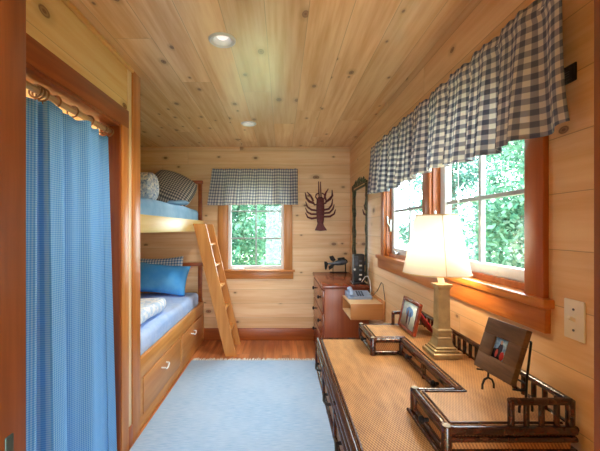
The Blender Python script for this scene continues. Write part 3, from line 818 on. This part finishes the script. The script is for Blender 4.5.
# ------------------------------------------------------------------ desk
dk = thing('rattan_desk', (.5, 1.46, 0), 'dark bamboo writing desk with woven rattan top and raised drawer boxes', 'desk')
DX, DXR, DY0, DY1, DZ = .205, .81, .954, 1.985, .75
TZ = .835
PR = .0125
MB().box(DX+.016, DXR, DY0+.016, DY1-.016, DZ-.02, DZ, 0).build('desk_top', M_weave, dk)
def pole(p0, p1, r=PR, name='pole', par=dk, nodes=True, cap=False):
    mb = MB(); p0, p1 = Vector(p0), Vector(p1); L = (p1-p0).length; n = max(2, int(L/.012))
    ptn = []; rs = []
    for i in range(n+1):
        t_ = i/n; ptn.append(p0.lerp(p1, t_)); s_ = (t_*L) % .17
        rs.append(r*(1.10 if (nodes and s_ < .013 and .03 < t_ < .97) else 1.0))
    mb.tube(ptn, rs, 14); return mb.build(name, M_bam, par, 50)
# edge band of the top
pole((DX+.004, DY0, DZ-.006), (DX+.004, DY1, DZ-.006), .0125, 'edge_pole'); pole((DX+.022, DY0+.02, DZ), (DX+.022, DY1-.02, DZ), .005, 'edge_bead')
pole((DX, DY0, DZ-.031), (DX, DY1, DZ-.031), .0115, 'edge_pole')
pole((DX, DY1, DZ-.008), (DXR, DY1, DZ-.008), .0125, 'edge_pole'); pole((DX, DY0, DZ-.008), (DXR, DY0, DZ-.008), .0125, 'edge_pole')
# front apron with drawers
MB().box(DX+.004, DX+.02, DY0, DY1, .60, DZ-.03).build('apron', M_bam, dk)
pole((DX-.002, DY0, DZ-.064), (DX-.002, DY1, DZ-.064), .010, 'apron_pole'); pole((DX-.002, DY0, .597), (DX-.002, DY1, .597), .012, 'apron_pole')
for y in (DY0, DY0+.34, DY1-.34, DY1): pole((DX-.001, y, .595), (DX-.001, y, DZ-.02), .0125, 'apron_post', nodes=False)
for i in range(3):
    a = DY0+.02+(.335 if i else 0)+(.345 if i == 2 else 0); a = [DY0+.022, DY0+.36, DY1-.322][i]; b2 = [DY0+.32, DY1-.36, DY1-.022][i]
    d = MB().box(DX-.003, DX+.012, a, b2, .613, DZ-.078, .003).build('drawer', M_weaveYZ, dk)
    yc = (a+b2)/2; h = MB().tube([(DX-.002, yc-.045, .655), (DX-.022, yc-.04, .655), (DX-.026, yc, .648), (DX-.022, yc+.04, .655), (DX-.002, yc+.045, .655)], .0065, 8)
    h.build('handle', M_iron, d)
MB().box(DX+.02, DXR, DY1-.022, DY1-.006, .60, DZ-.02).build('end_panel', M_bam, dk)
MB().box(DX+.02, DXR, DY0+.006, DY0+.022, .60, DZ-.02).build('end_panel', M_bam, dk)
for (x, y) in ((.42, DY0+.06), (.42, DY1-.06), (.78, DY0+.06), (.78, DY1-.06)):
    lg = pole((x, y, 0), (x, y, DZ-.03), .02, 'leg')
pole((.42, DY0+.06, .14), (.42, DY1-.06, .14), .013, 'stretcher'); pole((.78, DY0+.06, .14), (.78, DY1-.06, .14), .013, 'stretcher')
# raised tier (U shape)
BXF, ROWX = .455, .600; FY0, NY1 = 1.728, 1.183
tier = MB()
tier.box(BXF+.012, DXR-.004, FY0+.012, DY1-.012, TZ-.014, TZ-.003)
tier.box(ROWX+.012, DXR-.004, NY1-.012, FY0+.012, TZ-.014, TZ-.003)
tier.box(BXF+.012, DXR-.004, DY0+.012, NY1-.012, TZ-.014, TZ-.003)
tier.build('tier_top', M_weave, dk)
zt = TZ-.012; zb = DZ+.012
def rail2(p0, p1, both=True):
    pole((*p0, zt), (*p1, zt), PR, 'tier_rail')
    pole((*p0, zb), (*p1, zb), .010, 'tier_base_rail')
ins = .020
for a, b2 in (((BXF, DY1), (BXF, FY0)), ((BXF, FY0), (ROWX, FY0)), ((ROWX, FY0), (ROWX, NY1)), ((ROWX, NY1), (BXF, NY1)), ((BXF, NY1), (BXF, DY0)), ((BXF, DY0), (DXR, DY0)), ((BXF, DY1), (DXR, DY1)), ((DXR, DY0), (DXR, DY1))):
    rail2(a, b2)
# flat inner beads around the woven tops
for a, b2 in (((BXF+ins, DY1-ins), (BXF+ins, FY0+ins)), ((BXF+ins, FY0+ins), (ROWX+ins, FY0+ins)), ((ROWX+ins, FY0+ins), (ROWX+ins, NY1-ins)), ((ROWX+ins, NY1-ins), (BXF+ins, NY1-ins)), ((BXF+ins, NY1-ins), (BXF+ins, DY0+ins)), ((BXF+ins, DY0+ins), (DXR-ins, DY0+ins))):
    pole((*a, TZ-.003), (*b2, TZ-.003), .0045, 'tier_bead', nodes=False)
M_cap = plain('cut_cane_end', srgb(150, 140, 118), .4, mottle=.15)
for p in ((BXF, DY1), (BXF, FY0), (BXF, NY1), (BXF, DY0), (ROWX, FY0), (ROWX, NY1)):
    mb = MB().lathe([(.0145, DZ), (.0145, TZ-.002), (.012, TZ+.002)], (p[0], p[1], 0), 16)
    po = mb.build('tier_post', M_bam, dk)
    if p[0] == BXF: MB().lathe([(.0122, TZ+.001), (.010, TZ+.0035)], (p[0], p[1], 0), 16).build('post_cap', M_cap, po)
# faces
def faceX(x, a, b2, knob=True):
    d = MB().box(x-.002, x+.012, a+.018, b2-.018, DZ+.022, TZ-.026, .002).build('drawer', M_weaveYZ, dk)
    fr_ = MB(); fr_.box(x-.005, x, a+.016, b2-.016, DZ+.021, DZ+.029, .001); fr_.box(x-.005, x, a+.016, b2-.016, TZ-.033, TZ-.025, .001)
    fr_.box(x-.005, x, a+.016, a+.024, DZ+.029, TZ-.033, .001); fr_.box(x-.005, x, b2-.024, b2-.016, DZ+.029, TZ-.033, .001)
    fr_.build('drawer_frame', M_bam, d)
    yc = (a+b2)/2
    MB().lathe([(.006, 0), (.006, .012), (.012, .016), (.013, .024), (.006, .03)], (x-.002, yc, (DZ+TZ)/2-.003), 14, M=Matrix.Rotation(-PI/2, 4, 'Y')).build('knob', M_iron, d)
faceX(BXF, DY0, NY1); faceX(BXF, FY0, DY1); faceX(ROWX, NY1, (NY1+FY0)/2); faceX(ROWX, (NY1+FY0)/2, FY0)
MB().lathe([(.010, DZ), (.010, TZ-.012)], (ROWX, (NY1+FY0)/2, 0), 12).build('tier_post', M_bam, dk)
def faceY(y, a, b2): MB().box(a+.012, b2-.012, y-.003, y+.010, DZ+.02, TZ-.024).build('tier_panel', M_weaveXZ, dk)
faceY(DY0+.003, BXF, DXR); faceY(FY0+.002, BXF, ROWX); faceY(DY1-.008, BXF, DXR)
pole((BXF-.018, DY0, DZ+.006), (BXF-.018, NY1+.012, DZ+.006), .006, 'drawer_runner', nodes=False)
# second band on near face
pole((BXF, DY0-.004, TZ-.034), (DXR, DY0-.004, TZ-.034), .008, 'tier_rail')
# gallery
GZ = .900; gx = DXR-.008
pole((gx, DY0+.006, GZ), (gx, DY1-.006, GZ), .010, 'gallery_rail'); pole((.632, DY0+.006, GZ), (gx, DY0+.006, GZ), .010, 'gallery_rail'); pole((.632, DY1-.006, GZ), (gx, DY1-.006, GZ), .010, 'gallery_rail')
for y in (DY0+.006, DY1-.006):
    for x in (.637, .680, .722, .764): pole((x, y, TZ-.008), (x, y, GZ), .009 if x < .65 else .0075, 'spindle', nodes=False)
nsp = 22
for i in range(nsp+1):
    y = DY0+.006+(DY1-DY0-.012)*i/nsp; pole((gx, y, TZ-.008), (gx, y, GZ+(.004 if i in (0, nsp) else 0)), .0075 if 0 < i < nsp else .0115, 'spindle', nodes=False)

# ------------------------------------------------------------------ lamp
lm = thing('table_lamp', (.697, 1.506, TZ), 'brass column table lamp with glowing cream shade on the desk', 'lamp')
lc = (.697, 1.506, 0); z = TZ
base = [(.060, z), (.060, z+.016), (.056, z+.019), (.051, z+.020), (.051, z+.028), (.048, z+.030), (.043, z+.031), (.043, z+.038), (.038, z+.041), (.034, z+.050), (.030, z+.066), (.029, z+.070)]
MB().square(base, lc).build('base', M_brass, lm, 25)
MB().square([(.030, z+.070), (.030, z+.078), (.0275, z+.080), (.0275, z+.100), (.031, z+.102), (.031, z+.112), (.028, z+.114), (.0255, z+.120), (.0235, z+.285), (.027, z+.288), (.027, z+.296), (.024, z+.298)], lc).build('column', M_brass, lm, 25)
MB().square([(.033, z+.298), (.033, z+.306)], lc).build('cap_plate', M_brass, lm, 25)
sx = -.024
MB().cyl((lc[0], lc[1], z+.306), (lc[0]+sx*.5, lc[1], z+.365), .013, n=16).build('neck', M_ivory, lm)
sc = (lc[0]+sx, lc[1], 0); sb, st = 1.188, 1.440
MB().lathe([(.138, sb), (.0845, st)], sc, 48, capa=False, capb=False).build('lamp_shade', M_shade, lm, 180, solid=.0015)
for rr, zz in ((.1385, sb), (.0852, st)):
    MB().tube([(sc[0]+rr*math.cos(2*PI*i/48), sc[1]+rr*math.sin(2*PI*i/48), zz) for i in range(48)], .003, 6, closed=True).build('shade_rim', M_shtrim, lm)
MB().tube([(sc[0]+.139*math.cos(R(262)), sc[1]+.139*math.sin(R(262)), sb), (sc[0]+.0855*math.cos(R(262)), sc[1]+.0855*math.sin(R(262)), st)], .0012, 5).build('seam', M_shtrim, lm)
M_lbulb = emit('lamp_bulb', (1, .80, .56), 66)
MB().ball((sc[0], sc[1], 1.275), .03, 16).build('bulb', M_lbulb, lm)

# ------------------------------------------------------------------ photo frames
def photo_m(name, plan):
    m, g, b = mat(name)
    uv = g.sep(g.n('ShaderNodeTexCoord').outputs['UV']); u, v = uv[0], uv[1]
    n = g.noise(g.xyz(g.m('MULTIPLY', u, 7), g.m('MULTIPLY', v, 7), 0), 1, 4)
    col = g.mix(g.step(n, .3, .7), plan[0], plan[1])
    for (cx, cy, rx, ry, c_) in plan[2]:
        du = g.m('DIVIDE', g.m('SUBTRACT', u, cx), rx); dv_ = g.m('DIVIDE', g.m('SUBTRACT', v, cy), ry)
        q = g.m('ADD', g.m('ADD', g.m('MULTIPLY', du, du), g.m('MULTIPLY', dv_, dv_)), g.m('MULTIPLY', g.m('SUBTRACT', n, .5), .8))
        col = g.mix(g.step(q, .8, 1.1, 1, 0), col, c_)
    g.put(b.inputs['Base Color'], col); b.inputs['Roughness'].default_value = .15
    return m
def frame(root, P0, P1, up, bw, th, mf, mp, split=True):
    """P0 -> P1 bottom edge (left to right as seen), up = vector of the full height"""
    P0, P1, up = Vector(P0), Vector(P1), Vector(up)
    e = (P1-P0); w_ = e.length; e.normalize(); h_ = up.length; uu = up.normalized(); nn = e.cross(uu).normalized()
    Mf = Matrix((( e.x, uu.x, nn.x, P0.x), (e.y, uu.y, nn.y, P0.y), (e.z, uu.z, nn.z, P0.z), (0, 0, 0, 1)))
    mb = MB()
    for (a, b2, c_, d_) in ((0, w_, 0, bw), (0, w_, h_-bw, h_), (0, bw, bw, h_-bw), (w_-bw, w_, bw, h_-bw)):
        mb.obox(Mf @ Vector(((a+b2)/2, (c_+d_)/2, 0)), (b2-a, d_-c_, th), Mf.to_3x3(), .002)
    mb.build('frame', mf, root)
    mb = MB()
    mb.grid(lambda u, v: (Mf @ Vector((bw+(w_-2*bw)*u, bw+(h_-2*bw)*v, th*.1)), (u, v)), 1, 1)
    mb.build('photograph', mp, root, solid=.002)
    MB().obox(Mf @ Vector((w_/2, h_/2, -th*.42)), (w_-.012, h_-.012, .003), Mf.to_3x3()).build('backing', M_black, root)
    return Mf
M_ph1 = photo_m('photo_print_outdoors', (srgb(168, 196, 190), srgb(206, 214, 206), [(.5, .25, .6, .3, srgb(176, 186, 172)), (.5, .62, .26, .2, srgb(84, 124, 170)), (.42, .4, .06, .3, srgb(96, 70, 80)), (.6, .4, .05, .28, srgb(60, 70, 96))]))
M_ph2 = photo_m('photo_print_people', (srgb(96, 140, 190), srgb(166, 196, 220), [(.3, .2, .45, .3, srgb(60, 44, 48)), (.5, .5, .17, .3, srgb(52, 48, 58)), (.48, .82, .09, .1, srgb(190, 140, 120)), (.72, .2, .16, .22, srgb(190, 60, 60)), (.3, .25, .1, .2, srgb(200, 90, 80))]))
f1 = thing('photo_frame', (.67, 1.84, TZ), 'glossy reddish wooden photo frame standing behind the lamp base', 'picture frame')
frame(f1, (.662, 1.955, TZ+.004), (.662, 1.727, TZ+.004), (.036, 0, .163), .017, .018, M_cherry, M_ph1)
es = MB(); 
es.prism([(1.715, .0), (1.855, .0), (1.83, .115), (1.745, .115)], Matrix(((0, -.75, .66, .782), (1, 0, 0, 0), (0, 1.08, 0, TZ+.003), (0, 0, 0, 1))), .005)
es.build('easel_back', M_redpl, f1)['label'] = 'red easel support'
f2 = thing('photo_frame', (.70, 1.1, TZ), 'square weathered brown photo frame on a black metal easel at near end of desk', 'picture frame')
frame(f2, (.663, 1.178, .915), (.683, 1.020, .915), (.05, 0, .163), .052, .020, M_barn, M_ph2)
s = MB()
# easel: two uprights behind the frame with hooks below it and arched feet
for (y, x) in ((1.172, .700), (1.022, .722)):
    s.tube([(x, y, .876), (x+.003, y, .93), (x+.016, y, 1.045)], .0034, 8)
    s.tube([(x+.002, y, .903), (x-.02, y, .902), (x-.034, y, .904), (x-.038, y, .905)], .0032, 8)
    s.tube([(x-.022, y-.004, TZ+.003), (x-.021, y-.003, .853), (x-.013, y, .869), (x, y, .876), (x+.013, y, .869), (x+.021, y+.003, .853), (x+.022, y+.004, TZ+.003)], .0036, 8)
s.tube([(.703, 1.172, .92), (.725, 1.022, .92)], .003, 8)
s.tube([(.716, 1.172, 1.045), (.738, 1.022, 1.045)], .003, 8)
s.build('easel', M_iron, f2)

# ------------------------------------------------------------------ light switch
ls = thing('light_switch', (XR, 1.006, 1.06), 'ivory toggle light switch plate on the right wall', 'light switch')
sy, sz = .994, 1.118
MB().box(XR-.006, XR, sy-.035, sy+.035, sz-.0575, sz+.0575, .003).build('plate', M_ivory, ls)
MB().obox((XR-.012, sy, sz+.003), (.02, .010, .010), Euler((0, R(28), 0)).to_matrix(), .002).build('toggle', M_ivory, ls)
for dz in (-.03, .03): MB().cyl((XR-.0055, sy, sz+dz), (XR-.0075, sy, sz+dz), .0035, n=10).build('screw', M_grey, ls)

tag(MB().tube([(XR+.012, 1.68, 2.0), (XR+.012, 1.68, 1.53), (XR+.012, 1.68, 1.51)], [.0022, .0022, .005], 8).build('pull_cord', M_cordw), 'thin white pull cord hanging in front of the nearer right window', 'cord')
# ------------------------------------------------------------------ outside
structure(MB().box(-14, 22, -12, 26, -.75, -.7).build('ground', M_grass))
def tree(x, y, h, rx, label, m, seed, n=17000, zlo=.2, ls=.135):
    rd = random.Random(seed)
    t_ = thing('tree', (x, y, -.7), label, 'tree', 'trees outside the windows')
    MB().tube([(x, y, -.7), (x+.1, y+.05, h*.4), (x-.05, y, h*.8)], [.2, .15, .05], 10).build('trunk', M_bark, t_)
    mb = MB(); bm = mb.bm
    nc = 46; cl = []
    for i in range(nc):
        a = rd.random()*2*PI; tz = rd.random(); rr = rx*(1-.35*tz)*math.sqrt(rd.uniform(.25, 1))
        cl.append((Vector((x+rr*math.cos(a), y+rr*math.sin(a), zlo-.7+(h-zlo)*tz)), rd.uniform(.45, .85)))
    for i in range(n):
        c_, s_ = cl[rd.randrange(nc)]
        cl_ = lambda q: max(-1.5, min(1.5, rd.gauss(0, q))); dvec = Vector((cl_(1), cl_(1), cl_(.7))); dvec *= s_*.5
        p = c_+dvec
        e = Euler((rd.uniform(-1, 1), rd.uniform(-1, 1), rd.uniform(0, 6.28))).to_matrix()
        L = ls*rd.uniform(.6, 1.3)
        vs = [bm.verts.new(p+e @ Vector(q)) for q in ((-L*.5, 0, 0), (0, -L*.28, L*.06), (L*.5, 0, 0), (0, L*.28, L*.06))]
        bm.faces.new(vs)
    o = mb.build('foliage', m, t_, recalc=False); return t_
tree(5.0, 2.4, 4.2, 1.5, 'bushy green tree outside the nearer right window', M_leafB, 1)
tree(5.2, 6.4, 4.4, 1.5, 'bushy green tree outside the farther right window', M_leafA, 2)
tree(5.4, 11.0, 4.6, 1.6, 'green tree farthest off outside the right windows', M_leafB, 3)
tree(9.4, 4.2, 5.4, 1.7, 'tall green tree behind the nearer right window, past the bushy one', M_leafA, 4)
tree(9.4, 9.0, 5.4, 1.8, 'tall green tree behind the farther right window, past the bushy one', M_leafB, 9)
tree(9.6, 13.6, 5.6, 1.8, 'tall green tree deepest in the trees outside the right windows', M_leafA, 10)
tree(-2.0, 9.2, 4.2, 1.4, 'light green tree seen in the left half of the back window', M_leafA, 6)
tree(.35, 12.4, 4.6, 1.5, 'light green tree seen in the right half of the back window', M_leafA, 7)
tree(-1.3, 16.8, 6.0, 2.2, 'tall green tree farther off behind the back window', M_leafB, 8)

# ------------------------------------------------------------------ light
wd = bpy.data.worlds.new('world'); SC.world = wd; wd.use_nodes = True
bg = wd.node_tree.nodes['Background']; bg.inputs[0].default_value = (.80, .92, 1.0, 1); bg.inputs[1].default_value = 6.0
su = bpy.data.lights.new('sun', 'SUN'); so = bpy.data.objects.new('sun', su); COL.objects.link(so)
su.energy = 3.0; su.angle = R(2); su.color = (1, .96, .88)
so.rotation_euler = Vector((1, .12, -1.5)).to_track_quat('-Z', 'Y').to_euler(); so.location = (-5, 0, 8)
for ly in LY:
    l = bpy.data.lights.new('downlight', 'SPOT'); l.energy = 24; l.color = (1, .93, .84); l.spot_size = R(125); l.spot_blend = 1; l.shadow_soft_size = .03
    o = bpy.data.objects.new('downlight', l); COL.objects.link(o); o.location = (LX, ly, H-.004)
def portal(name, loc, rot, sx_, sy_):
    l = bpy.data.lights.new(name, 'AREA'); l.shape = 'RECTANGLE'; l.size = sx_; l.size_y = sy_; l.cycles.is_portal = True
    o = bpy.data.objects.new(name, l); COL.objects.link(o); o.location = loc; o.rotation_euler = rot
portal('portal_right', (XR+.16, 1.99, 1.63), (0, R(90), 0), 1.0, 1.7)
portal('portal_back', (-.33, YB+.16, 1.44), (R(-90), 0, 0), .8, 1.2)
portal('portal_door', (0, -1.78, 1.05), (R(90), 0, 0), 1.0, 2.1)

SC.view_settings.view_transform = 'Standard'; SC.view_settings.look = 'None'
SC.view_settings.gamma = 1; SC.view_settings.use_curve_mapping = False
SC.view_settings.exposure = 1.5
SC.cycles.use_denoising = True
SC.cycles.max_bounces = 10; SC.cycles.diffuse_bounces = 6; SC.cycles.transparent_max_bounces = 16
SC.cycles.sample_clamp_indirect = 8
